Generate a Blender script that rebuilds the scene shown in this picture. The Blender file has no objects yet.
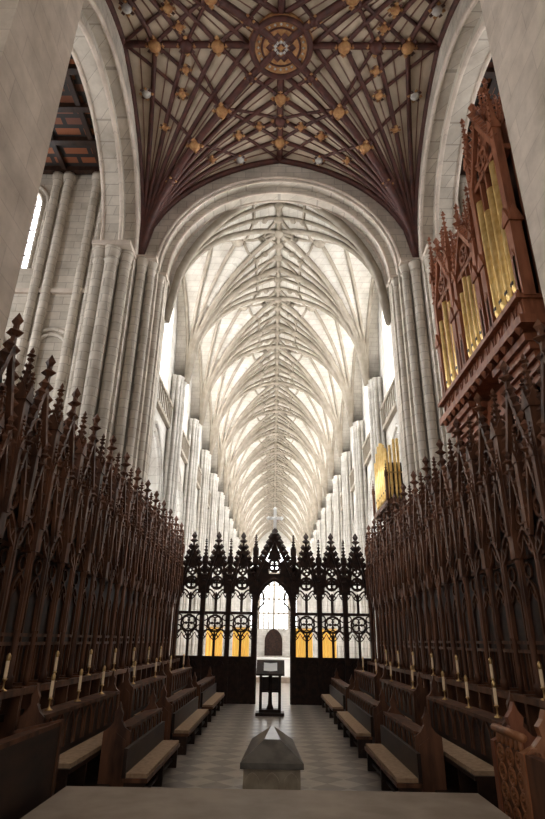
import bpy, bmesh, math, random
from mathutils import Vector, Matrix
random.seed(4)
S=bpy.context.scene
try: S.view_settings.view_transform='Standard'
except Exception: pass
pi=math.pi
# ---------------------------------------------------------------- materials
def newmat(name):
    m=bpy.data.materials.new(name); m.use_nodes=True
    nt=m.node_tree; b=nt.nodes['Principled BSDF']; return m,nt,b
def noise_mat(name,c1,c2,scale=3,rough=.6,metal=0,stretch=(1,1,1),bump=0.0,spec=.5):
    m,nt,b=newmat(name); N=nt.nodes;L=nt.links
    tc=N.new('ShaderNodeTexCoord');mp=N.new('ShaderNodeMapping');mp.inputs['Scale'].default_value=stretch
    no=N.new('ShaderNodeTexNoise');no.inputs['Scale'].default_value=scale;no.inputs['Detail'].default_value=6
    cr=N.new('ShaderNodeValToRGB');cr.color_ramp.elements[0].position=.35;cr.color_ramp.elements[1].position=.65
    cr.color_ramp.elements[0].color=(*c1,1);cr.color_ramp.elements[1].color=(*c2,1)
    L.new(tc.outputs['Object'],mp.inputs[0]);L.new(mp.outputs[0],no.inputs['Vector']);L.new(no.outputs[0],cr.inputs[0]);L.new(cr.outputs[0],b.inputs['Base Color'])
    b.inputs['Roughness'].default_value=rough;b.inputs['Metallic'].default_value=metal
    b.inputs['Specular IOR Level'].default_value=spec
    if bump:
        bp=N.new('ShaderNodeBump');bp.inputs['Strength'].default_value=bump;L.new(no.outputs[0],bp.inputs['Height']);L.new(bp.outputs[0],b.inputs['Normal'])
    return m
def stone_mat(name,c1,c2,mortar,bw=.75,bh=.36,ms=.014,lo=.62):
    m,nt,b=newmat(name);N=nt.nodes;L=nt.links
    tc=N.new('ShaderNodeTexCoord');sx=N.new('ShaderNodeSeparateXYZ');ad=N.new('ShaderNodeMath');cb=N.new('ShaderNodeCombineXYZ')
    L.new(tc.outputs['Object'],sx.inputs[0]);L.new(sx.outputs[0],ad.inputs[0]);L.new(sx.outputs[1],ad.inputs[1])
    L.new(ad.outputs[0],cb.inputs[0]);L.new(sx.outputs[2],cb.inputs[1])
    br=N.new('ShaderNodeTexBrick');br.inputs['Scale'].default_value=1;br.inputs['Brick Width'].default_value=bw;br.inputs['Row Height'].default_value=bh
    br.inputs['Mortar Size'].default_value=ms;br.inputs['Color1'].default_value=(*c1,1);br.inputs['Color2'].default_value=(*c2,1);br.inputs['Mortar'].default_value=(*mortar,1)
    L.new(cb.outputs[0],br.inputs['Vector'])
    no=N.new('ShaderNodeTexNoise');no.inputs['Scale'].default_value=.9;no.inputs['Detail'].default_value=8;no.inputs['Roughness'].default_value=.65
    L.new(tc.outputs['Object'],no.inputs['Vector'])
    cr=N.new('ShaderNodeValToRGB');cr.color_ramp.elements[0].position=.3;cr.color_ramp.elements[1].position=.7
    cr.color_ramp.elements[0].color=(lo,lo*.97,lo*.93,1);cr.color_ramp.elements[1].color=(1,1,1,1)
    L.new(no.outputs[0],cr.inputs[0])
    mx=N.new('ShaderNodeMixRGB');mx.blend_type='MULTIPLY';mx.inputs[0].default_value=1
    L.new(br.outputs[0],mx.inputs[1]);L.new(cr.outputs[0],mx.inputs[2]);L.new(mx.outputs[0],b.inputs['Base Color'])
    b.inputs['Roughness'].default_value=.85;b.inputs['Specular IOR Level'].default_value=.2
    bp=N.new('ShaderNodeBump');bp.inputs['Strength'].default_value=.25;bp.inputs['Distance'].default_value=.02
    L.new(no.outputs[0],bp.inputs['Height']);L.new(bp.outputs[0],b.inputs['Normal'])
    return m
def emis(name,col,st):
    m,nt,b=newmat(name);b.inputs['Base Color'].default_value=(.8,.8,.8,1)
    b.inputs['Emission Color'].default_value=(*col,1);b.inputs['Emission Strength'].default_value=st;return m
STONE=stone_mat('crossing_stone',(.74,.67,.58),(.63,.57,.49),(.46,.41,.35))
STONEP=stone_mat('warm_pier_stone',(.80,.69,.59),(.74,.64,.55),(.66,.56,.48),bh=.6,bw=2)
NSTONE=stone_mat('nave_stone',(.72,.69,.64),(.65,.62,.57),(.54,.51,.46))
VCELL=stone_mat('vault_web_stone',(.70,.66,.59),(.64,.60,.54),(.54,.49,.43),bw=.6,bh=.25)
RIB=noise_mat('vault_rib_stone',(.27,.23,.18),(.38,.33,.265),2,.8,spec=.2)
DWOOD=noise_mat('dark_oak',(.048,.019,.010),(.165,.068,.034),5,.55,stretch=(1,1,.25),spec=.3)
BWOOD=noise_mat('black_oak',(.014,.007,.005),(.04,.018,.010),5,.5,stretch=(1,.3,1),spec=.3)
SWOOD=noise_mat('screen_oak',(.014,.007,.005),(.04,.018,.011),5,.6,spec=.25)
OWOOD=noise_mat('organ_mahogany',(.17,.055,.025),(.33,.12,.06),6,.5,stretch=(1,1,.2),spec=.3)
LWOOD=noise_mat('carved_oak',(.24,.09,.035),(.38,.16,.07),8,.45,stretch=(1,1,.3))
REDW=noise_mat('painted_red_rib',(.050,.014,.010),(.10,.026,.016),4,.6)
THIN=noise_mat('painted_fillet',(.14,.06,.04),(.2,.09,.06),4,.6)
GOLD=noise_mat('gilt_pipe',(.85,.56,.18),(1.0,.74,.32),6,.35,.7)
GILT=noise_mat('gilt_boss',(.36,.15,.06),(.52,.30,.12),9,.6,.3)
SHIELD=noise_mat('painted_shield',(.45,.42,.4),(.6,.57,.53),9,.7)
CUSH=noise_mat('seat_cushion',(.28,.18,.105),(.40,.27,.17),12,.9)
MARB=noise_mat('purbeck_marble',(.07,.064,.055),(.15,.135,.115),4,.3)
TSTONE=noise_mat('tomb_stone',(.24,.19,.135),(.36,.30,.22),5,.5)
STEP=noise_mat('step_stone',(.24,.185,.14),(.34,.27,.21),2,.6)
BRASS=noise_mat('brass',(.55,.35,.15),(.7,.48,.22),6,.35,.9)
CREAM=noise_mat('candle_wax',(.52,.38,.25),(.66,.5,.35),4,.5)
hb=CREAM.node_tree.nodes['Principled BSDF'];hb.inputs['Emission Color'].default_value=(1,.68,.38,1);hb.inputs['Emission Strength'].default_value=.1
WHITE=noise_mat('white_linen',(.88,.88,.87),(.94,.94,.93),4,.8)
WIN=emis('daylight_glass',(.97,.985,1.0),16)
WINA=emis('aisle_daylight_glass',(.98,.985,1.0),15)
WWIN=emis('west_daylight_glass',(.95,.97,1.0),3.5)
TWIN=emis('transept_daylight_glass',(.97,.98,1.0),11)
WGLOW=noise_mat('painted_warm_glow',(.85,.45,.06),(.95,.62,.14),3,.8,stretch=(4,1,.3))  # warm lamplight on nave stone, put into colour and emission
hb=WGLOW.node_tree.nodes['Principled BSDF'];hb.inputs['Emission Color'].default_value=(1,.60,.14,1);hb.inputs['Emission Strength'].default_value=.5
def board_mat():
    m,nt,b=newmat('cream_vault_boards');N=nt.nodes;L=nt.links
    tc=N.new('ShaderNodeTexCoord');w=N.new('ShaderNodeTexNoise');w.inputs['Scale'].default_value=1.5;w.inputs['Detail'].default_value=8
    cr=N.new('ShaderNodeValToRGB');cr.color_ramp.elements[0].position=.3;cr.color_ramp.elements[1].position=.7
    cr.color_ramp.elements[0].color=(.42,.33,.235,1);cr.color_ramp.elements[1].color=(.62,.51,.39,1)
    L.new(tc.outputs['Object'],w.inputs['Vector']);L.new(w.outputs[0],cr.inputs[0]);L.new(cr.outputs[0],b.inputs['Base Color']);b.inputs['Roughness'].default_value=.8
    return m
BOARD=board_mat()
def tceil_mat():
    m,nt,b=newmat('painted_timber_ceiling');N=nt.nodes;L=nt.links
    tc=N.new('ShaderNodeTexCoord');ck=N.new('ShaderNodeTexBrick');ck.inputs['Scale'].default_value=1
    ck.inputs['Brick Width'].default_value=1.2;ck.inputs['Row Height'].default_value=.5;ck.inputs['Mortar Size'].default_value=.1
    ck.inputs['Color1'].default_value=(.26,.08,.025,1);ck.inputs['Color2'].default_value=(.10,.03,.015,1);ck.inputs['Mortar'].default_value=(.015,.01,.008,1)
    L.new(tc.outputs['Object'],ck.inputs['Vector']);L.new(ck.outputs[0],b.inputs['Base Color']);b.inputs['Roughness'].default_value=.7
    return m
TCEIL=tceil_mat()
def floor_mat():
    m,nt,b=newmat('floor_paving');N=nt.nodes;L=nt.links
    tc=N.new('ShaderNodeTexCoord');mp=N.new('ShaderNodeMapping');mp.inputs['Rotation'].default_value=(0,0,pi/4)
    ck=N.new('ShaderNodeTexChecker');ck.inputs['Scale'].default_value=2.0
    ck.inputs['Color1'].default_value=(.50,.43,.36,1);ck.inputs['Color2'].default_value=(.27,.225,.19,1)
    no=N.new('ShaderNodeTexNoise');no.inputs['Scale'].default_value=2.5;no.inputs['Detail'].default_value=5
    mx=N.new('ShaderNodeMixRGB');mx.blend_type='MULTIPLY';mx.inputs[0].default_value=.75
    L.new(tc.outputs['Object'],mp.inputs[0]);L.new(mp.outputs[0],ck.inputs['Vector']);L.new(tc.outputs['Object'],no.inputs['Vector'])
    L.new(ck.outputs[0],mx.inputs[1]);L.new(no.outputs[0],mx.inputs[2]);L.new(mx.outputs[0],b.inputs['Base Color'])
    b.inputs['Roughness'].default_value=.32
    return m
FLOOR=floor_mat()
# ---------------------------------------------------------------- mesh builder
class MB:
    def __init__(s): s.v=[];s.f=[];s.m=[];s.sm=[];s.mats=[]
    def mi(s,mat):
        if mat not in s.mats: s.mats.append(mat)
        return s.mats.index(mat)
    def add(s,vs,fs,mat,smooth=False):
        o=len(s.v);s.v+= [tuple(p) for p in vs];k=s.mi(mat)
        for f in fs: s.f.append([o+i for i in f]);s.m.append(k);s.sm.append(smooth)
    def box(s,x0,x1,y0,y1,z0,z1,mat):
        x0,x1=min(x0,x1),max(x0,x1);y0,y1=min(y0,y1),max(y0,y1)
        v=[(x,y,z) for z in(z0,z1) for y in(y0,y1) for x in(x0,x1)]
        s.add(v,[(0,2,3,1),(4,5,7,6),(0,1,5,4),(2,6,7,3),(0,4,6,2),(1,3,7,5)],mat)
    def prism(s,poly,P,w0,w1,mat):
        n=len(poly);v=[P(u,w0,z) for u,z in poly]+[P(u,w1,z) for u,z in poly]
        s.add(v,[tuple(range(n)),tuple(range(2*n-1,n-1,-1))]+[(i,(i+1)%n,n+(i+1)%n,n+i) for i in range(n)],mat)
    def tube(s,path,r,mat,n=6,closed=False,smooth=True,flat=1.0):
        path=[Vector(p) for p in path];k=len(path);vs=[]
        rs=r if isinstance(r,(list,tuple)) else [r]*k
        prev=None
        for i,p in enumerate(path):
            if closed: t=path[(i+1)%k]-path[i-1]
            else: t=path[min(i+1,k-1)]-path[max(i-1,0)]
            if t.length<1e-9:t=Vector((0,0,1))
            t.normalize()
            if prev is None:
                a=Vector((0,0,1)) if abs(t.z)<.9 else Vector((1,0,0))
                a=(a-t*a.dot(t)).normalized()
            else:
                a=(prev-t*prev.dot(t))
                a=a.normalized() if a.length>1e-6 else prev
            prev=a;b=t.cross(a)
            for j in range(n):
                an=2*pi*(j+.5)/n;vs.append(p+a*math.cos(an)*rs[i]+b*math.sin(an)*rs[i]*flat)
        fs=[]
        for i in range(k if closed else k-1):
            for j in range(n):
                a0=i*n+j;a1=i*n+(j+1)%n;b0=((i+1)%k)*n+j;b1=((i+1)%k)*n+(j+1)%n
                fs.append((a0,a1,b1,b0))
        if not closed: fs+= [tuple(range(n)),tuple(range((k-1)*n,k*n))]
        s.add(vs,fs,mat,smooth and n>4)
    def lathe(s,prof,c,mat,n=12,smooth=True):
        vs=[];k=len(prof)
        for r,z in prof:
            for j in range(n):
                a=2*pi*j/n;vs.append((c[0]+r*math.cos(a),c[1]+r*math.sin(a),c[2]+z))
        fs=[(i*n+j,i*n+(j+1)%n,(i+1)*n+(j+1)%n,(i+1)*n+j) for i in range(k-1) for j in range(n)]
        fs+=[tuple(range(n)),tuple(range((k-1)*n,k*n))]
        s.add(vs,fs,mat,smooth)
    def blob(s,c,r,mat,rz=None):
        rz=rz or r;x,y,z=c
        s.add([(x+r,y,z),(x,y+r,z),(x-r,y,z),(x,y-r,z),(x,y,z+rz),(x,y,z-rz)],
              [(0,1,4),(1,2,4),(2,3,4),(3,0,4),(1,0,5),(2,1,5),(3,2,5),(0,3,5)],mat)
    def pin(s,x,y,z0,w,zs,zt,mat,crk=5):
        h=w/2
        s.box(x-h,x+h,y-h,y+h,z0,zs,mat)
        s.box(x-h*1.3,x+h*1.3,y-h*1.3,y+h*1.3,zs-.04,zs+.02,mat)
        g=zs+w*1.6
        for dx,dy in((1,0),(-1,0),(0,1),(0,-1)):
            px,py=dy,dx
            e=h*1.35
            s.add([(x+dx*e+px*e,y+dy*e+py*e,zs),(x+dx*e-px*e,y+dy*e-py*e,zs),(x+dx*e,y+dy*e,g),(x,y,g)],[(0,1,2),(0,2,3),(1,2,3)],mat)
        hh=h*.95
        s.add([(x-hh,y-hh,zs),(x+hh,y-hh,zs),(x+hh,y+hh,zs),(x-hh,y+hh,zs),(x,y,zt-.08)],[(0,1,4),(1,2,4),(2,3,4),(3,0,4)],mat)
        for i in range(crk):
            f=(i+.8)/(crk+.6);r=hh*(1-f)+.012;z=zs+(zt-.08-zs)*f;b=w*.2
            for a in((1,1),(1,-1),(-1,1),(-1,-1)):
                s.blob((x+a[0]*r,y+a[1]*r,z),b,mat,b*1.2)
        s.blob((x,y,zt-.1),w*.45,mat,w*.25);s.blob((x,y,zt-.02),w*.24,mat,w*.45)
    def obj(s,name,parent=None):
        me=bpy.data.meshes.new(name);me.from_pydata(s.v,[],s.f)
        for m in s.mats: me.materials.append(m)
        for p,k,q in zip(me.polygons,s.m,s.sm): p.material_index=k;p.use_smooth=q
        bm=bmesh.new();bm.from_mesh(me);bmesh.ops.recalc_face_normals(bm,faces=bm.faces);bm.to_mesh(me);bm.free()
        me.update();o=bpy.data.objects.new(name,me);S.collection.objects.link(o)
        if parent:o.parent=parent
        return o
def arch(uc,a,zs,kind='round',n=12,k=.8):
    out=[]
    if kind=='round':
        for i in range(2*n+1):
            t=pi-pi*i/(2*n);out.append((uc+a*math.cos(t),zs+a*math.sin(t)))
    else:
        R=a*(1+k);tm=math.acos(k*a/R)
        for i in range(n+1):
            t=tm*i/n;out.append((uc-(R*math.cos(t)-k*a),zs+R*math.sin(t)))
        for i in range(n-1,-1,-1):
            t=tm*i/n;out.append((uc+(R*math.cos(t)-k*a),zs+R*math.sin(t)))
    return out
def archwall(mb,P,u0,u1,z0,z1,pts,w0,w1,mat):
    a0,a1=pts[0][0],pts[-1][0];zs=pts[0][1]
    def q(ua,ub,za,zb):
        mb.prism([(ua,za),(ub,za),(ub,zb),(ua,zb)],P,w0,w1,mat)
    q(u0,a0,z0,z1);q(a1,u1,z0,z1)
    n=len(pts);vs=[];fs=[]
    for u,z in pts: vs+=[P(u,w0,z),P(u,w1,z),P(u,w0,z1),P(u,w1,z1)]
    for i in range(n-1):
        b=4*i;c=b+4
        fs+=[(b,c,c+2,b+2),(b+1,c+1,c+3,b+3),(b,c,c+1,b+1),(b+2,c+2,c+3,b+3)]
    mb.add(vs,fs,mat)
def XZ(u,w,z): return (u,w,z)
def side(s): return lambda u,w,z:(s*w,u,z)
def ring(mb,P,uc,zc,R,w,r,mat,n=14,foils=0):
    mb.tube([P(uc+R*math.cos(2*pi*i/n),w,zc+R*math.sin(2*pi*i/n)) for i in range(n)],r,mat,4,closed=True)
    for f in range(foils):
        a=2*pi*f/foils+pi/4;rr=R*.45;cx=uc+R*.5*math.cos(a);cz=zc+R*.5*math.sin(a)
        mb.tube([P(cx+rr*math.cos(2*pi*i/8),w,cz+rr*math.sin(2*pi*i/8)) for i in range(8)],r*.7,mat,4,closed=True)
def gable(mb,P,uc,h,w,z0,z1,r,mat,crk=6,fin=.35):
    mb.tube([P(uc-h,w,z0),P(uc,w,z1)],r,mat,4);mb.tube([P(uc+h,w,z0),P(uc,w,z1)],r,mat,4)
    for i in range(crk):
        f=(i+.6)/crk
        for sg in(-1,1):
            mb.blob(P(uc+sg*(h*(1-f)+r*1.2),w,z0+(z1-z0)*f+r*1.2),r*1.6,mat,r*1.8)
    mb.tube([P(uc,w,z1-.02),P(uc,w,z1+fin)],r*.8,mat,4)
    mb.blob(P(uc,w,z1+fin*.55),r*2.4,mat,r*1.6);mb.blob(P(uc,w,z1+fin),r*1.6,mat,r*2.6)
def lancet(mb,P,uc,a,zs,z0,w,r,mat,cusp=True,k=.7):
    pts=arch(uc,a,zs,'p',5,k)
    mb.tube([P(uc-a,w,z0)]+[P(u,w,z) for u,z in pts]+[P(uc+a,w,z0)],r,mat,4)
    if cusp:
        for sg in(-1,1):
            mb.tube([P(uc+sg*a*.98,w,zs-.05*a),P(uc+sg*a*.45,w,zs+a*.35),P(uc+sg*a*.75,w,zs+a*.85)],r*.8,mat,4)
        mb.tube([P(uc-a*.45,w,zs+a*.35),P(uc,w,zs+a*1.1),P(uc+a*.45,w,zs+a*.35)],r*.7,mat,4)
def hprof(u,k): 
    u=min(max(u,0),1);return math.sqrt(max((1+k)**2-(u+k)**2,0))/math.sqrt((1+k)**2-k*k)
# ================================================================= SHELL
mb=MB();mb.box(-22,22,-6,110,-.3,0,FLOOR);mb.obj('floor')
YW0=19.2; YC=13.7
ZA=17.05
AX=4.9;ZV=15.4;RR=7.6;R2=7.0;KV=.66
mb=MB()
archwall(mb,XZ,-7.4,7.4,0,24,arch(0,5.15,ZA,'round',16),YW0,YW0+.45,STONE)
archwall(mb,XZ,-7.4,7.4,0,24,arch(0,4.9,ZA,'round',16),YW0+.45,YW0+1.1,STONE)
pp=[(AX*(-1+i/20),ZV+(RR-.05)*hprof(abs(-1+i/20),KV)) for i in range(41)]
archwall(mb,XZ,-7.4,7.4,0,24,pp,YW0+1.1,YW0+1.25,NSTONE)
for a,w,r in((5.28,YW0-.03,.08),(5.15,YW0+.05,.06),(4.9,YW0+.5,.07),(4.9,YW0+1.05,.06)):
    mb.tube([(u,w,z) for u,z in arch(0,a,ZA,'round',20)],r,STONEP,6)
for s in(-1,1):
    for x,y,r,zt in((5.08,YW0+.36,.13,ZA-.1),(5.4,YW0-.08,.17,17.3),(5.78,YW0-.28,.2,17.3),(6.12,YW0-.2,.15,17.3),(6.4,YW0-.45,.17,17.3),(4.98,YW0+.75,.11,ZA-.1)):
        mb.lathe([(r*1.5,0),(r*1.5,.5),(r,.7),(r,zt-.5),(r*1.3,zt-.45),(r,zt-.4),(r*1.5,zt-.05),(r*1.6,zt)],(s*x,y,0),STONE,12)
    mb.box(s*4.82,s*5.3,YW0+.2,YW0+1.15,ZA-.15,ZA+.02,STONEP)
    mb.box(s*5.15,s*6.5,YW0-.5,YW0,17.25,17.45,STONEP)
mb.obj('crossing_arch_west')
mb=MB()
archwall(mb,XZ,-7.4,7.4,0,24,arch(0,4.9,ZA,'round',16),6.4,8.5,STONEP)
mb.obj('crossing_arch_east')
HA=6.0
for s,nm in((-1,'crossing_arch_south'),(1,'crossing_arch_north')):
    mb=MB();P=side(s)
    archwall(mb,P,8.5,YW0,0,24,arch(YC,4.75,17.2,'round',16),HA,6.5,STONE)
    archwall(mb,P,8.5,YW0,0,24,arch(YC,4.35,17.2,'round',16),6.5,7.4,STONE)
    for a,w,r in((4.75,HA,.09),(4.35,6.55,.09),(4.35,7.3,.08)):
        mb.tube([P(u,w,z) for u,z in arch(YC,a,17.2,'round',20)],r,STONEP,6)
    for w,y,r in((6.25,YW0-1.0,.22),(6.72,YW0-1.28,.26),(7.2,YW0-1.25,.24)):
        mb.lathe([(r*1.4,0),(r*1.4,.5),(r,.7),(r,16.4),(r*1.25,16.45),(r,16.5),(r*1.35,16.95),(r*1.4,17.1)],(s*w,y,0),STONE,14)
    mb.box(s*5.95,s*7.5,YW0-1.65,YW0-.6,17.05,17.25,STONEP)
    mb.obj(nm)
# --- timber vault of the crossing
HB=5.4;ZS=17.5;RV=5.9
def wz(x,y):
    return ZS+max(RV*hprof(abs(x)/HA,.25),RV*hprof(abs(y-YC)/HB,.25))
mb=MB();n=56;vs=[];fs=[]
for i in range(n+1):
    for j in range(n+1):
        x=-HA+2*HA*i/n;y=YC-HB+2*HB*j/n;vs.append((x,y,wz(x,y)))
for i in range(n):
    for j in range(n): a=i*(n+1)+j;fs.append((a,a+1,a+n+2,a+n+1))
mb.add(vs,fs,BOARD,False)
def wrib(p,q,r,mat=REDW,k=16,nn=6):
    pts=[]
    for i in range(k+1):
        x=p[0]+(q[0]-p[0])*i/k;y=p[1]+(q[1]-p[1])*i/k;pts.append((x,YC+y,wz(x,YC+y)-r*.6))
    mb.tube(pts,r,mat,nn)
def wboss(x,y,r,mat):
    zz=wz(x,y)-.1
    mb.lathe([(r*.25,-r),(r*.75,-r*.8),(r,-r*.3),(r*.8,.1)],(x,y,zz),mat,8)
    for q in range(8):
        a=q*pi/4;mb.blob((x+r*1.15*math.cos(a),y+r*1.15*math.sin(a),zz-.08),r*.42,REDW if q%2 else GILT,r*.3)
fr=[.2,.4,.6,.8]
for sx in(-1,1):
    for sy in(-1,1):
        c=(sx*HA,sy*HB)
        wrib(c,(0,0),.15,k=24)
        for f in fr:
            wrib(c,(0,sy*HB*f),.1);wrib(c,(sx*HA*f,0),.1)
        for f in (.1,.3,.5,.7,.9):
            wrib(c,(0,sy*HB*f),.028,THIN,16,4);wrib(c,(sx*HA*f,0),.028,THIN,16,4)
        wrib(c,(0,sy*HB),.14);wrib(c,(sx*HA,0),.14)
        wrib((0,sy*HB*.8),(sx*HA*.4,sy*HB*.4),.08);wrib((sx*HA*.8,0),(sx*HA*.4,sy*HB*.4),.08)
        wrib((0,sy*HB*.4),(sx*HA*.4,0),.08)
        wrib((0,sy*HB*.4),(sx*HA*.2,sy*HB*.2),.07);wrib((sx*HA*.4,0),(sx*HA*.2,sy*HB*.2),.07)
        wrib((sx*HA*.6,sy*HB*.6),(sx*HA*.3,sy*HB*.9),.07);wrib((sx*HA*.6,sy*HB*.6),(sx*HA*.9,sy*HB*.3),.07)
        wrib((0,sy*HB*.6),(sx*HA*.4,sy*HB*.4),.07);wrib((sx*HA*.6,0),(sx*HA*.4,sy*HB*.4),.07)
        wrib((0,sy*HB),(sx*HA*.3,sy*HB*.66),.07);wrib((sx*HA,0),(sx*HA*.66,sy*HB*.3),.07)
        for u,v,r,mt in((.4,.4,.27,GILT),(.6,.6,.26,GILT),(.3,.9,.2,SHIELD),(.9,.3,.2,SHIELD),(.15,.62,.17,GILT),(.62,.15,.17,GILT),(.2,.2,.18,REDW),(.3,.66,.19,GILT),(.66,.3,.19,GILT),(.78,.78,.18,REDW),(.5,.8,.16,GILT),(.8,.5,.16,GILT)):
            wboss(sx*HA*u,YC+sy*HB*v,r,mt)
for p,q in(((-HA,0),(HA,0)),((0,-HB),(0,HB))): wrib(p,q,.14,k=20)
for f in(.4,.6,.8):
    for x,y in((HA*f,0),(-HA*f,0),(0,HB*f),(0,-HB*f)):
        wboss(x,YC+y,.27,GILT if f!=.6 else REDW)
zc=ZS+RV
mb.lathe([(.01,-.22),(.95,-.22),(.98,-.3),(1.18,-.3),(1.24,0)],(0,YC,zc),GILT,32)
mb.tube([(1.1*math.cos(2*pi*i/32),YC+1.1*math.sin(2*pi*i/32),zc-.3) for i in range(32)],.12,REDW,6,closed=True)
mb.tube([(.72*math.cos(2*pi*i/32),YC+.72*math.sin(2*pi*i/32),zc-.23) for i in range(32)],.04,REDW,6,closed=True)
for i in range(24):
    a=2*pi*i/24;mb.blob((.86*math.cos(a),YC+.86*math.sin(a),zc-.24),.06,SHIELD)
for i in range(10):
    a=2*pi*i/10;mb.blob((.42*math.cos(a),YC+.42*math.sin(a),zc-.24),.16,REDW,.05);mb.blob((.22*math.cos(a+.3),YC+.22*math.sin(a+.3),zc-.25),.08,SHIELD,.05)
mb.blob((0,YC,zc-.25),.14,GILT,.05)
mb.obj('timber_vault')
mb=MB();mb.box(-8,8,6,21,24.02,24.3,STONE);mb.obj('ceiling_tower')
# --- transepts
for s,nm in((-1,'south'),(1,'north')):
    mb=MB();P=XZ
    xs=sorted((s*7.42,s*17))
    uc=s*11.5;zb=16.9;wa=.85;wzs=20.4
    mb.box(xs[0],xs[1],19.0,20.0,0,zb,STONE)
    archwall(mb,XZ,xs[0],xs[1],zb,22.6,arch(uc,wa,wzs,'round',10),19.0,20.0,STONE)
    for a,w,r in((wa+.3,18.97,.1),(wa+.05,19.0,.08)):
        mb.tube([(uc-a,w,zb)]+[(u,w,z) for u,z in arch(uc,a,wzs,'round',10)]+[(uc+a,w,zb)],r,STONE,6)
    for z in(15.6,8.6): mb.box(xs[0],xs[1],18.85,19.0,z,z+.2,STONEP)
    for u in(7.8,8.3,9.6,10.1,13.4,13.9):
        mb.lathe([(.24,0),(.24,.5),(.19,.6),(.19,21.4),(.28,21.8),(.28,22.0)],(s*u,18.88,0),STONE,10)
    for uc2 in(9.0,11.8):
        for a in(.9,.65):
            mb.tube([(s*uc2-a,18.97,9)]+[(u,18.97,z) for u,z in arch(s*uc2,a,13,'round',8)]+[(s*uc2+a,18.97,9)],.1,STONE,6)
    mb.obj('wall_transept_'+nm)
    mb=MB();mb.box(uc-wa-.1,uc+wa+.1,19.5,19.55,zb-.1,21.5,TWIN)
    for i in(-.28,.28): mb.box(uc+i-.03,uc+i+.03,19.4,19.5,zb,21.2,BWOOD)
    for i in range(6): mb.box(uc-wa,uc+wa,19.42,19.48,zb+.3+i*.7,zb+.34+i*.7,BWOOD)
    mb.obj('window_1' if s<0 else 'window_2')
    mb=MB();mb.box(s*16.6,s*17,0,19,0,22.3,STONE);mb.box(s*7.42,s*17,-.5,0,0,22.3,STONE);mb.obj('wall_'+nm)
    mb=MB();
    for j in range(3):
        y=6+j*4.5;mb.box(s*16.5,s*16.58,y,y+1.8,9,16,TWIN)
    mb.obj('transept_glow_south' if s<0 else 'transept_glow_north')  # unseen glowing panes on the end wall, added to light the transept
    mb=MB();mb.box(s*7.42,s*17,0,20,22.3,22.6,TCEIL)
    for j in range(12): mb.box(s*7.42,s*17,1+j*1.6,1.25+j*1.6,22.05,22.3,BWOOD)
    for j in range(6): mb.box(s*(8+j*1.7),s*(8.2+j*1.7),0,19,22.1,22.3,BWOOD)
    mb.obj('ceiling_transept_'+nm)
# ================================================================= NAVE
Y0=20.4;BAY=6.2;NB=14;HBY=BAY/2
def nz(x,y):
    t=(y-Y0)/BAY;sg=abs(t-round(t))*BAY
    s_=HBY-sg
    return ZV+max(RR*hprof(abs(x)/AX,KV),R2*hprof(s_/HBY,1.2))
mb=MB();nx=44;ny=20;vs=[];fs=[];XE=5.58
tot=ny*NB
for j in range(tot+1):
    for i in range(nx+1):
        x=-XE+2*XE*i/nx;y=Y0+BAY*j/ny;vs.append((x,y,nz(x,y)))
for j in range(tot):
    for i in range(nx): a=j*(nx+1)+i;fs.append((a,a+1,a+nx+2,a+nx+1))
mb.add(vs,fs,VCELL,True)
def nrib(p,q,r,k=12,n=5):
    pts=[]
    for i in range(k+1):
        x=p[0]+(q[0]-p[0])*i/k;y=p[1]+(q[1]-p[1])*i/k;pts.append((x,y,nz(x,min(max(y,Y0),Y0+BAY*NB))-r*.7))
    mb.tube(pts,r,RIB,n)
for b in range(NB+1):
    yp=Y0+b*BAY
    for sx in(-1,1):
        c=(sx*AX,yp)
        nrib(c,(0,yp),.21)
        for sy in(-1,1):
            if (b==0 and sy<0) or (b==NB and sy>0): continue
            nrib(c,(0,yp+sy*HBY),.15,16)
            nrib(c,(0,yp+sy*HBY*.33),.11);nrib(c,(0,yp+sy*HBY*.66),.11)
            nrib(c,(sx*2.2,yp+sy*HBY),.11,14);nrib(c,(sx*3.5,yp+sy*HBY),.11,14)
            nrib(c,(sx*5.5,yp+sy*HBY),.11,14)
            nrib((sx*1.25,yp),(0,yp+sy*HBY*.33),.08,4);nrib((sx*1.25,yp),(sx*1.25,yp+sy*HBY*.5),.08,4)
            nrib((sx*1.25,yp+sy*HBY*.5),(0,yp+sy*HBY*.66),.08,4)
            nrib((sx*1.25,yp+sy*HBY*.5),(sx*1.9,yp+sy*HBY),.08,5)
            nrib((0,yp+sy*HBY*.66),(sx*.9,yp+sy*HBY),.08,4)
            for bx,by in((.75,.57),(1.25,.5),(.9,1.0)):
                x=sx*bx;y=yp+sy*HBY*by
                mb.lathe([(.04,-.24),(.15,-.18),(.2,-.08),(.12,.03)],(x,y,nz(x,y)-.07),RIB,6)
    if b<NB:
        ym=yp+HBY
        nrib((-5.5,ym),(5.5,ym),.11,24)
        for x,y in((0,ym),(2.2,ym),(-2.2,ym)):
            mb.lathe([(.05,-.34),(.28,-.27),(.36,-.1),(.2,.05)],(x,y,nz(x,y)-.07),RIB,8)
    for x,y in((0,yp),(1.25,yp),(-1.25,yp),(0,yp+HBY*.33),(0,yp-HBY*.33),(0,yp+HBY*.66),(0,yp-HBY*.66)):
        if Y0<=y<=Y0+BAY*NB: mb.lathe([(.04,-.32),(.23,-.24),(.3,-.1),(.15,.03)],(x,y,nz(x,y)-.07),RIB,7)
nrib((0,Y0),(0,Y0+BAY*NB),.15,tot)
mb.obj('nave_vault')
mb=MB();mb.box(-6.6,6.6,20.46,109,23.42,23.7,NSTONE);mb.obj('ceiling_nave')
YE=Y0+BAY*NB
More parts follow.
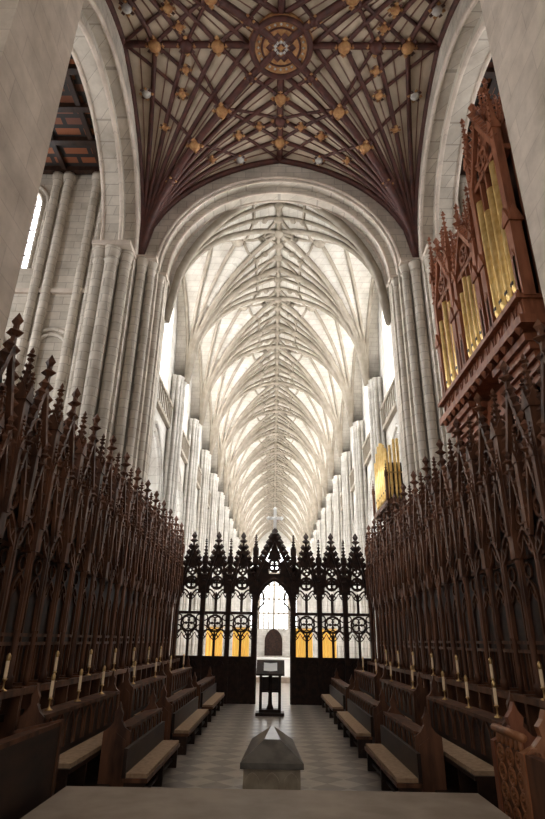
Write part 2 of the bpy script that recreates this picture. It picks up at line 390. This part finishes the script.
for s,nm in((-1,'south'),(1,'north')):
    P=side(s);mb=MB();wn=MB()
    for b in range(NB):
        ya=Y0+b*BAY+(.06 if b==0 else 0);yz=Y0+(b+1)*BAY;yc=Y0+(b+.5)*BAY
        archwall(mb,P,ya,yz,0,12.4,arch(yc,2.25,8.2,'p',8,.5),5.6,6.5,NSTONE)
        for a,w in((2.25,5.6),(2.5,5.55)):
            mb.tube([P(yc-a,w,0)]+[P(u,w,z) for u,z in arch(yc,a,8.2,'p',8,.5)]+[P(yc+a,w,0)],.1,NSTONE,5)
        mb.prism([(ya,12.4),(yz,12.4),(yz,14),(ya,14)],P,5.6,6.5,NSTONE)
        mb.prism([(ya,12.4),(yz,12.4),(yz,12.6),(ya,12.6)],P,5.4,5.6,RIB)
        mb.prism([(ya,13.5),(yz,13.5),(yz,13.65),(ya,13.65)],P,5.35,5.45,RIB)
        for i in range(14): 
            y=ya+.4+i*.42;mb.box(s*5.37,s*5.43,y-.03,y+.03,12.6,13.5,RIB)
        archwall(mb,P,ya,yz,14,23.4,arch(yc,1.6,18.2,'p',8,.6),5.6,6.5,NSTONE)
        wn.prism([(yc-1.7,14),(yc+1.7,14),(yc+1.7,21.3),(yc-1.7,21.3)],P,6.2,6.25,WIN)
        for i in(-.8,0,.8): wn.prism([(yc+i-.06,14),(yc+i+.06,14),(yc+i+.06,20.5),(yc+i-.06,20.5)],P,6.0,6.2,NSTONE)
        wn.prism([(yc-1.6,16.2),(yc+1.6,16.2),(yc+1.6,16.32),(yc-1.6,16.32)],P,6.0,6.2,NSTONE)
    mb.obj('wall_nave_'+nm)
    wn.obj('window_5' if s<0 else 'window_6')
    mb=MB();mb.box(s*11,s*11.5,20.46,YE,0,12.4,NSTONE)
    mb.obj('wall_aisle_'+nm)
    mb=MB()
    for b in range(NB):
        yc=Y0+(b+.5)*BAY
        pts=[(yc-1.4,2.6),(yc+1.4,2.6)]+[p for p in reversed(arch(yc,1.4,7.5,'p',6,.6))]
        mb.prism(pts,P,10.93,10.99,WINA)
        for i in(-.7,0,.7): mb.prism([(yc+i-.06,2.6),(yc+i+.06,2.6),(yc+i+.06,9),(yc+i-.06,9)],P,10.85,10.93,NSTONE)
        mb.prism([(yc-1.4,5),(yc+1.4,5),(yc+1.4,5.12),(yc-1.4,5.12)],P,10.85,10.93,NSTONE)
    mb.obj('window_7' if s<0 else 'window_8')
    mb=MB();mb.box(s*6.52,s*11.5,20.46,YE,12.42,12.8,NSTONE);mb.obj('ceiling_aisle_'+nm)
pm=None
for b in range(1,NB):
    for s in(-1,1):
        if pm is None:
            m2=MB();m2.box(-.3,.14,-.42,.42,0,15.3,NSTONE)
            for x,y,r in((-.42,0,.15),(-.34,.24,.09),(-.34,-.24,.09),(-.22,.42,.1),(-.22,-.42,.1),(0,.5,.09),(0,-.5,.09)):
                m2.lathe([(r*1.6,0),(r*1.6,.7),(r,.9),(r,14.9),(r*1.3,14.95),(r,15.0),(r*1.4,15.35),(r*1.45,15.45)],(x,y,0),NSTONE,9)
            o=m2.obj('nave_pier');pm=o.data
        else:
            o=bpy.data.objects.new('nave_pier',pm);S.collection.objects.link(o)
        o.location=(s*5.44,Y0+b*BAY,0)
        if s<0:o.rotation_euler=(0,0,pi)
mb=MB();mb.box(-12,12,YE+.02,YE+1,0,4.5,NSTONE)
pts=arch(0,4.2,13.5,'p',10,.35)
archwall(mb,XZ,-12,12,4.5,24,pts,YE+.02,YE+1,NSTONE);mb.obj('wall_west')
mb=MB();mb.prism([(-4.3,4.5),(4.3,4.5),(4.3,19.5),(-4.3,19.5)],XZ,YE+.6,YE+.65,WWIN)
for i in range(-4,5):
    mb.box(i*.93-(.13 if i%3 else .2),i*.93+(.13 if i%3 else .2),YE+.3,YE+.6,4.5,19,RIB)
for z in(7,9.5,12,14.2,16): mb.box(-4.2,4.2,YE+.35,YE+.6,z,z+.26,RIB)
mb.obj('window_9')
mb=MB()
mb.prism([(-1.6,0),(1.6,0)]+list(reversed(arch(0,1.6,2.4,'p',6,.4))),XZ,YE-.1,YE-.02,SWOOD);mb.obj('door_1')
# ================================================================= PLATFORM
mb=MB()
for i in range(4):
    mb.box(-2.62,2.62,-6,8.3+i*.32,.0 if i==3 else .75-(i+1)*.1875,.75-i*.1875,STEP)
mb.obj('presbytery_step')
# ================================================================= CHOIR STALLS
NBY=12;SB=1.47;SY=8.55
for s in(-1,1):
    P=side(s);mb=MB()
    X=lambda a:s*a
    yA,yB=SY-1.4,SY+NBY*SB
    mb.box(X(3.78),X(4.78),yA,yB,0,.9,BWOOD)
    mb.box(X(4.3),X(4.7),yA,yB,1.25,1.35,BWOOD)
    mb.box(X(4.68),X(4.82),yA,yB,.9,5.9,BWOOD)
    mb.box(X(4.08),X(4.22),yA,yB,1.62,1.72,DWOOD)
    mb.box(X(4.38),X(4.74),yA,yB,4.75,4.9,DWOOD)
    mb.box(X(4.3),X(4.42),yA,yB,5.15,5.25,DWOOD)
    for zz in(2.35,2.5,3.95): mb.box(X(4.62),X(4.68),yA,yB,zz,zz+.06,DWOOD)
    for b in range(-1,NBY+1):
        u=SY+b*SB
        W=4.36
        if u<=yB+.01:
            mb.box(X(4.1),X(4.7),u-.05,u+.05,.9,1.75,DWOOD)
            mb.lathe([(.08,0),(.08,.15),(.055,.2),(.055,2.0),(.085,2.1),(.07,2.3)],(X(4.36),u,1.72),DWOOD,8)
            mb.pin(X(4.36),u,3.9,.2,6.25,7.2,DWOOD,6)
            mb.pin(X(4.26),u,4.3,.1,5.4,5.95,DWOOD,4)
            mb.pin(X(4.62),u,5.2,.14,6.1,6.85,DWOOD,4)
        if b==NBY: continue
        uc=u+SB/2
        mb.box(X(4.1),X(4.7),uc-.04,uc+.04,.9,1.75,DWOOD)
        mb.lathe([(.06,0),(.045,.15),(.045,2.0),(.06,2.1)],(X(4.36),uc,1.72),DWOOD,8)
        for d in(-1,1):
            cu=uc+d*SB/4
            lancet(mb,P,cu,SB/4-.05,3.9,2.6,W,.042,DWOOD)
            ring(mb,P,cu,4.62,.17,W,.032,DWOOD,10,3)
            gable(mb,P,cu,SB/4-.03,W-.06,4.2,5.45,.045,DWOOD,5,.25)
            lancet(mb,P,cu,.24,3.2,1.5,4.66,.035,DWOOD)
            ring(mb,P,cu,3.75,.14,4.66,.025,DWOOD,8)
            for q in(-.12,.12): mb.box(X(4.63),X(4.68),cu+q-.015,cu+q+.015,1.4,2.4,DWOOD)
            ring(mb,P,cu-.0,5.35,.15,W+.03,.028,DWOOD,8,3)
        mb.pin(X(4.3),uc,4.3,.12,5.5,6.15,DWOOD,4)
        lancet(mb,P,uc,SB/2-.1,4.85,4.4,W+.02,.06,DWOOD,False,.5)
        ring(mb,P,uc,5.55,.25,W,.042,DWOOD,12,4);ring(mb,P,uc,6.05,.13,W,.035,DWOOD,8,0)
        gable(mb,P,uc,SB/2-.06,W-.02,5.0,6.85,.065,DWOOD,9,.5)
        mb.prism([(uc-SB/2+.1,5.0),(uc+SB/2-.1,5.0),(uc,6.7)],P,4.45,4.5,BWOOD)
        mb.pin(X(4.62),uc,5.2,.16,6.3,7.1,DWOOD,5)
        for q in(-.25,.25):
            mb.pin(X(4.5),uc+q*SB,5.0,.12,6.0,6.7,DWOOD,5)
    mb.obj('choir_stalls')
def pewend(mb,x0,x1,y,z0,zt,mat,th=.09,s=1):
    xc=(x0+x1)/2;h=(x1-x0)/2
    poly=[(x0,z0),(x1,z0),(x1,zt-.25),(xc+h*.55,zt-.18),(xc+h*.25,zt-.08),(xc+h*.32,zt+.02),(xc+h*.12,zt+.1),(xc,zt+.2),
          (xc-h*.12,zt+.1),(xc-h*.32,zt+.02),(xc-h*.25,zt-.08),(xc-h*.55,zt-.18),(x0,zt-.25)]
    mb.prism(poly,XZ,y-th/2,y+th/2,mat)
    mb.prism([(x0+.06,z0+.12),(x1-.06,z0+.12),(x1-.06,zt-.38),(xc,zt-.26),(x0+.06,zt-.38)],XZ,y-th/2-.015,y+th/2+.015,mat)
segs=[(10.3,13.6),(14.9,19.4),(20.5,25.3)]
cm=None
def candle(x,y,z):
    global cm
    if cm is None:
        m2=MB()
        m2.lathe([(.06,0),(.06,.015),(.022,.03),(.014,.06),(.014,.14),(.036,.16),(.036,.18)],(0,0,0),BRASS,10)
        m2.lathe([(.025,.18),(.027,.22),(.027,.46),(.02,.48)],(0,0,0),CREAM,10)
        m2.lathe([(.029,.43),(.035,.45),(.035,.5),(.012,.54)],(0,0,0),BRASS,10)
        o=m2.obj('desk_candle');cm=o.data
    else:
        o=bpy.data.objects.new('desk_candle',cm);S.collection.objects.link(o)
    o.location=(x,y,z)
for s in(-1,1):
    for k,(ya,yb) in enumerate(segs):
        X=lambda a:s*a
        P=side(s)
        mb=MB()
        mb.box(X(1.98),X(2.36),ya,yb,.38,.44,DWOOD)
        mb.box(X(2.0),X(2.34),ya+.05,yb-.05,.44,.5,CUSH)
        mb.box(X(2.34),X(2.4),ya,yb,.44,.85,BWOOD)
        n_=max(2,int((yb-ya)/1.4))
        for i in range(n_+1):
            y=ya+.05+(yb-ya-.1)*i/n_
            mb.box(X(2.02),X(2.36),y-.035,y+.035,0,.38,BWOOD)
        mb.box(X(2.1),X(2.15),ya,yb,.12,.18,BWOOD)
        mb.obj('choir_bench')
        y2=ya-1.0 if k==0 else ya
        yd=ya+.45 if k==0 else ya
        mb=MB()
        mb.box(X(2.68),X(3.38),y2,yb,0,.28,BWOOD);mb.box(X(2.45),X(2.68),yd,yb,0,.28,BWOOD)
        mb.box(X(2.45),X(2.52),yd,yb,.28,1.08,BWOOD)
        mb.add([P(yd,2.42,1.06),P(yb,2.42,1.06),P(yb,2.8,1.0),P(yd,2.8,1.0),P(yd,2.42,1.11),P(yb,2.42,1.11),P(yb,2.8,1.05),P(yd,2.8,1.05)],
               [(0,1,2,3),(4,5,6,7),(0,1,5,4),(2,3,7,6),(1,2,6,5),(0,3,7,4)],DWOOD)
        for i in range(int((yb-yd)/.42)):
            lancet(mb,P,yd+.24+i*.42,.15,.84,.55,2.43,.016,DWOOD,False)
        mb.box(X(2.92),X(3.34),y2,yb,.68,.74,BWOOD)
        mb.box(X(2.94),X(3.34),y2+.06,yb-.06,.74,.8,CUSH)
        for i in range(int((yb-y2)/.9)+1):
            y=y2+.04+i*.9
            if y<yb: mb.box(X(2.96),X(3.34),y-.03,y+.03,.28,.68,BWOOD)
        for yy in(yd,yb):
            a,b2=sorted((X(2.42),X(2.88)))
            pewend(mb,a,b2,yy,0,1.28,DWOOD)
        mb.obj('choir_desk')
        mb=MB()
        mb.box(X(3.44),X(3.52),y2,yb,0,1.36,BWOOD)
        mb.box(X(3.4),X(3.74),y2,yb,1.36,1.42,DWOOD)
        mb.box(X(3.66),X(3.72),y2,yb,0,1.36,BWOOD)
        for i in range(int((yb-y2)/.5)):
            lancet(mb,P,y2+.28+i*.5,.19,1.08,.85,3.43,.022,DWOOD,False)
        for yy in(y2,yb):
            a,b2=sorted((X(3.4),X(3.76)))
            pewend(mb,a,b2,yy,0,1.65,DWOOD)
        mb.obj('stall_desk')
for s in(-1,1):
    for y in(9.9,11.3,12.8,15.6,18.4,21,24): candle(s*3.58,y,1.42)
    for i in range(7): candle(s*4.15,9.4+i*2.1,1.72)
# foreground seats
mb=MB()
mb.prism([(-3.35,1.28),(-2.8,1.42),(-2.8,1.47),(-3.35,1.33)],XZ,6.3,8.3,DWOOD)
mb.box(-2.88,-2.8,6.3,8.3,0,1.42,BWOOD);mb.box(-3.3,-3.22,6.3,8.3,0,1.28,BWOOD)
for y in(6.3,8.3): mb.prism([(-3.4,0),(-2.78,0),(-2.78,1.5),(-3.4,1.36)],XZ,y-.04,y+.04,DWOOD)
mb.obj('prayer_desk')
mb=MB()
mb.box(2.87,2.97,6.2,8.2,0,1.35,DWOOD)
for yy,mt in((8.2,OWOOD),(7.3,LWOOD)):
    pewend(mb,2.85,3.5,yy,0,1.6,mt,.12)
for i in range(3):
    for j in range(4):
        ring(mb,XZ,2.98+i*.2,.65+j*.22,.09,7.22,.02,LWOOD,10,4)
        ring(mb,side(1),7.4+i*.28,.65+j*.2,.09,2.86,.018,LWOOD,10,4)
mb.tube([(2.9,7.3,1.5),(2.9,8.2,1.5)],.05,LWOOD,8)
for i in range(6): mb.lathe([(.02,0),(.03,.1),(.02,.2)],(2.9,7.4+i*.14,1.3),LWOOD,8)
mb.obj('carved_pew')
# ================================================================= TOMB
mb=MB();ty0,ty1=9.9,12.1
def frus(y0,y1,w0,w1,zb,zt,ins,insy,mat):
    v=[(-w0,y0,zb),(w0,y0,zb),(w1,y1,zb),(-w1,y1,zb),(-w0+ins,y0+insy,zt),(w0-ins,y0+insy,zt),(w1-ins,y1-insy,zt),(-w1+ins,y1-insy,zt)]
    mb.add(v,[(0,1,2,3),(4,5,6,7),(0,1,5,4),(1,2,6,5),(2,3,7,6),(3,0,4,7)],mat)
frus(ty0-.1,ty1+.1,.52,.44,0,.14,.02,.02,TSTONE)
frus(ty0,ty1,.44,.36,.14,.68,.0,.0,TSTONE)
frus(ty0-.05,ty1+.05,.49,.39,.68,.76,.0,.0,MARB)
frus(ty0-.05,ty1+.05,.49,.39,.76,1.02,.36,.42,MARB)
for x in(-.3,0,.3):
    lancet(mb,XZ,x,.11,.45,.2,ty0-.01,.02,TSTONE,False)
for y in(10.2,10.7,11.2,11.7):
    for s in(-1,1): lancet(mb,side(s),y,.16,.42,.2,.43,.02,TSTONE,False)
mb.obj('tomb')
# ================================================================= LECTERN
mb=MB();ly=22.6
mb.box(-.62,.42,ly-.35,ly+.35,0,.1,BWOOD);mb.box(-.5,.3,ly-.25,ly+.25,.1,.2,BWOOD)
for x in(-.45,.25):
    mb.box(x-.05,x+.05,ly-.2,ly+.2,.2,1.3,BWOOD)
mb.lathe([(.14,.2),(.08,.35),(.06,.7),(.11,.8),(.06,.9),(.08,1.4)],(-.1,ly,0),BWOOD,10)
mb.box(-.5,.3,ly-.15,ly+.15,.75,.8,BWOOD);mb.box(-.5,.3,ly-.02,ly+.02,.8,1.25,BWOOD)
mb.add([(-.62,ly-.28,1.3),(.42,ly-.28,1.3),(.42,ly+.25,1.75),(-.62,ly+.25,1.75),(-.62,ly-.3,1.36),(.42,ly-.3,1.36),(.42,ly+.23,1.82),(-.62,ly+.23,1.82)],
       [(0,1,2,3),(4,5,6,7),(0,1,5,4),(1,2,6,5),(2,3,7,6),(3,0,4,7)],BWOOD)
mb.add([(-.35,ly-.2,1.47),(-.1,ly-.2,1.45),(.15,ly-.2,1.47),(.15,ly+.1,1.73),(-.1,ly+.1,1.71),(-.35,ly+.1,1.73)],[(0,1,4,5),(1,2,3,4)],WHITE)
mb.obj('lectern')
# ================================================================= CHOIR SCREEN
mb=MB();ys=26.3;P=XZ;W=ys
bays=[(-4.4+i*1.17,-4.4+(i+1)*1.17) for i in range(3)]+[(.89+i*1.17,.89+(i+1)*1.17) for i in range(3)]
for a,b in bays:
    uc=(a+b)/2;h=(b-a)/2
    mb.box(a,b,ys-.06,ys+.06,0,1.75,SWOOD)
    for d in(-.27,.27): lancet(mb,P,uc+d,.22,1.35,.4,ys-.08,.025,SWOOD)
    mb.box(a,b,ys-.1,ys+.1,1.72,1.84,SWOOD)
    for d in(-.5,.5): lancet(mb,P,uc+d*h,h*.46,2.5,1.8,W,.045,SWOOD)
    mb.box(uc-.04,uc+.04,ys-.04,ys+.04,1.8,2.9,SWOOD)
    ring(mb,P,uc,3.18,.34,W,.06,SWOOD,14,4)
    for d in(-1,1):
        ring(mb,P,uc+d*h*.78,3.42,.13,W,.04,SWOOD,8);ring(mb,P,uc+d*h*.78,2.98,.12,W,.04,SWOOD,8)
    mb.box(a,b,ys-.06,ys+.06,3.56,3.68,SWOOD)
    for d in(-.5,.5): lancet(mb,P,uc+d*h,h*.46,4.2,3.6,W,.05,SWOOD)
    mb.box(uc-.04,uc+.04,ys-.04,ys+.04,3.6,4.5,SWOOD)
    ring(mb,P,uc,4.92,.27,W,.07,SWOOD,12,4)
    lancet(mb,P,uc,h-.06,4.3,3.6,W,.08,SWOOD,False,.6)
    mb.box(a,a+.26,ys-.04,ys+.04,4.45,5.3,SWOOD);mb.box(b-.26,b,ys-.04,ys+.04,4.45,5.3,SWOOD)
    ring(mb,P,uc,5.45,.18,W,.06,SWOOD,10,3)
    mb.prism([(uc-.3,5.65),(uc+.3,5.65),(uc,6.4)],P,W-.02,W+.02,SWOOD)
    gable(mb,P,uc,h-.02,W-.03,4.75,6.55,.085,SWOOD,7,.5)
    gable(mb,P,uc,h-.2,W,4.9,6.15,.05,SWOOD,2,.1)
    for d in(-.5,.5):
        mb.pin(uc+d*h,ys+.05,4.8,.11,5.7,6.3,SWOOD,4)
for x in sorted(set([round(a,2) for a,b in bays]+[round(b,2) for a,b in bays])):
    mb.box(x-.1,x+.1,ys-.14,ys+.14,0,3.6,SWOOD)
    mb.pin(x,ys,3.6,.2,5.8,6.9,SWOOD,6)
mb.tube([P(-.82,W,0)]+[P(u,W,z) for u,z in arch(0,.82,3.9,'p',8,.6)]+[P(.82,W,0)],.1,SWOOD,6)
pts=arch(0,.8,3.9,'p',8,.6)
archwall(mb,P,-.88,.88,3.9,5.35,[(u,z) for u,z in pts],W-.05,W+.05,SWOOD)
for d in(-1,1):
    mb.tube([P(d*.8,W,3.7),P(d*.45,W,4.1),P(d*.55,W,4.6)],.05,SWOOD,4)
ring(mb,P,0,5.72,.27,W,.08,SWOOD,14,4)
for d in(-1,1):
    mb.prism([(d*.78,5.3),(d*.24,5.3),(d*.3,5.9),(d*.45,6.0)],P,W-.03,W+.03,SWOOD)
    mb.pin(d*.88,ys,5.0,.2,6.2,7.1,SWOOD,6)
mb.prism([(-.35,6.0),(.35,6.0),(0,6.85)],P,W-.03,W+.03,SWOOD)
gable(mb,P,0,.9,W-.05,5.1,7.0,.1,SWOOD,8,.3)
mb.tube([P(0,W,7.0),P(0,W,7.6)],.05,SWOOD,4)
mb.box(-.07,.07,ys-.1,ys-.04,7.4,8.35,WHITE);mb.box(-.32,.32,ys-.1,ys-.04,7.85,7.99,WHITE)
for x in(-.32,.32): mb.blob((x,ys-.07,7.92),.11,WHITE)
mb.blob((0,ys-.07,8.37),.11,WHITE);mb.blob((0,ys-.07,7.92),.16,WHITE)
mb.obj('choir_screen')
# ================================================================= NAVE FURNITURE
mb=MB();mb.box(-1.2,1.2,40,41,.3,1.35,WHITE);mb.box(-1.35,1.35,39.9,41.1,1.35,1.43,WHITE);mb.box(-2.5,2.5,39,42,0,.3,STEP)
mb.obj('nave_altar')
for x in(-3.0,-1.65,1.55,2.75):  # added glowing panels on stands, in place of the lamplit nave piers
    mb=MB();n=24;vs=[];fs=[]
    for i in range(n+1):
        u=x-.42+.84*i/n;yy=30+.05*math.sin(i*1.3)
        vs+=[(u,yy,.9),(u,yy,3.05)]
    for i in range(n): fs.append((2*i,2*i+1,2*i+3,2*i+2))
    mb.add(vs,fs,WGLOW,True)
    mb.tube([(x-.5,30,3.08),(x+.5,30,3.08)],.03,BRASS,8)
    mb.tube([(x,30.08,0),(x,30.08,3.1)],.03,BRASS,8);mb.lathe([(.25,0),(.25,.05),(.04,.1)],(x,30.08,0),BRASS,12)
    mb.obj('warm_glow_panel')
# ================================================================= ORGAN
mb=MB()
P=side(1)
def pipe(x,y,z0,zt,r,mat=GOLD):
    mb.lathe([(.03,0),(r,.35),(r,.36),(r,zt-z0),(r*.8,zt-z0)],(x,y,z0),mat,12)
    mb.box(x-r*1.02,x-r*.7,y-r*.5,y+r*.5,z0+.42,z0+.5,BWOOD)
mb.box(5.6,6.2,9.7,15.3,0,8.4,OWOOD)
mb.box(4.95,6.4,9.55,15.4,8.55,8.75,OWOOD);mb.box(5.1,6.4,9.6,15.3,8.75,9.15,OWOOD)
mb.box(4.95,6.4,9.55,15.4,9.15,9.25,OWOOD)
for i in range(14):
    y=9.8+i*.4;lancet(mb,P,y,.15,8.95,8.78,5.08,.02,OWOOD,False);mb.blob((5.0,y,8.5),.1,OWOOD,.14)
for k in range(6):
    f=k/5
    mb.box(5.1+.5*f,6.0,13.3+.3*f,15.3-.3*f,8.45-.17*(k+1),8.45-.17*k,OWOOD)
    mb.box(5.1+.5*f,6.0,9.8+.3*f,11.6-.3*f,8.45-.17*(k+1),8.45-.17*k,OWOOD)
mb.box(5.75,6.0,9.7,15.3,9.2,12.3,OWOOD)
flats=[(9.65,11.25,13.6,15.0,[ .13]*4,(0,.5,.9,.3)),(11.7,13.25,12.2,13.1,[.10]*4,(.5,.2,0,.3)),(13.65,15.2,12.6,13.8,[.11]*3,(.3,0,.4))]
for ya,yb,zp,ztop,rs,dz in flats:
    uc=(ya+yb)/2;h=(yb-ya)/2;n=len(rs)
    mb.box(5.75,6.2,ya,yb,9.2,ztop-.4,BWOOD)
    for i,r in enumerate(rs):
        y=ya+.3+(yb-ya-.6)*i/(n-1)
        pipe(5.24,y,9.3,zp-.3-dz[i],r)
        if i<n-1:
            ym=y+(yb-ya-.6)/(n-1)/2
            mb.box(5.2,5.5,ym-.035,ym+.035,9.2,zp,OWOOD)
    mb.box(5.2,5.6,ya,yb,zp-.1,zp+.05,OWOOD)
    pts=arch(uc,h-.08,zp-.7,'p',8,.0)
    archwall(mb,P,ya,yb,zp-.7,zp,[(u,min(z,zp-.05)) for u,z in pts],5.34,5.38,OWOOD)
    mb.box(5.04,5.36,ya,yb,9.25,9.4,OWOOD)
    ring(mb,P,uc,zp+.38,.28,5.22,.05,OWOOD,14,4)
    for d in(-.55,.55): lancet(mb,P,uc+d*h,.16,zp+.35,zp,5.22,.03,OWOOD)
    mb.prism([(ya+.1,zp),(yb-.1,zp),(uc,ztop+.1)],P,5.32,5.4,OWOOD)
    gable(mb,P,uc,h-.02,5.2,zp,ztop+.25,.08,OWOOD,9,.6)
    for d in(-.75,-.5,-.25,0,.25,.5,.75):
        e=1-abs(d)
        mb.pin(5.45+.2*(abs(d)>.3),uc+d*h,zp+.1,.13,ztop-.5+e*.9,ztop+.2+e*1.3,OWOOD,5)
for y,zt in((9.65,15.9),(11.25,16.4),(11.7,14.3),(13.25,14.1),(13.65,15.2),(15.2,15.5)):
    mb.pin(5.24,y,9.2,.2,zt-1.8,zt,OWOOD,8)
    mb.pin(5.24,y,9.2,.26,11.2,11.6,OWOOD,1)
    mb.pin(5.16,y,9.2,.1,10.3,10.8,OWOOD,2)
    mb.pin(5.7,y,9.2,.24,zt-1.4,zt+.3,OWOOD,7)
for ya,yb,zt in((11.25,11.7,13.6),(13.25,13.65,13.2)):
    mb.box(5.35,5.8,ya,yb,9.2,zt,OWOOD)
    for z in(9.5,10.6,11.7): lancet(mb,P,(ya+yb)/2,.13,z+.6,z,5.33,.025,OWOOD)
    gable(mb,P,(ya+yb)/2,.2,5.33,zt,zt+.7,.04,OWOOD,4,.3)
mb.obj('pipe_organ')
mb=MB()
mb.box(4.9,5.3,21.0,24.0,0,7.4,DWOOD)
mb.box(4.36,5.3,20.9,24.0,7.45,7.65,DWOOD)
for i in range(5):
    pipe(4.46+i*.16,21.05+(.06 if i%2 else 0),7.65,[9.6,9.9,10.15,10.2,10.0][i],.058)
for i in range(6):
    pipe(4.5,21.5+i*.42,7.65,[9.9,10.2,10.4,10.4,10.2,9.9][i],.08)
mb.box(4.42,5.2,21.16,21.24,7.6,9.2,BWOOD)
for x,y in((4.38,20.95),(4.38,23.95)): mb.pin(x,y,7.6,.1,8.6,9.2,DWOOD,4)
mb.box(4.4,5.2,20.95,20.97,8.7,8.76,BRASS)
mb.obj('organ_pipe_rank')
# ================================================================= LIGHT
w=bpy.data.worlds.new('World');S.world=w;w.use_nodes=True
w.node_tree.nodes['Background'].inputs[0].default_value=(1,.94,.87,1);w.node_tree.nodes['Background'].inputs[1].default_value=.56
# ================================================================= CAMERA
cd=bpy.data.cameras.new('camera');co=bpy.data.objects.new('camera',cd);S.collection.objects.link(co);S.camera=co
cd.sensor_fit='VERTICAL';cd.sensor_height=36;cd.sensor_width=24;cd.lens=24;cd.clip_end=300;cd.clip_start=.05
th=math.radians(22.93)
R=Matrix.Rotation(math.radians(.45),4,'Z')@Matrix.Rotation(pi/2+th,4,'X')@Matrix.Rotation(math.radians(.9),4,'Z')
co.matrix_world=Matrix.Translation((0,0,2.5))@R
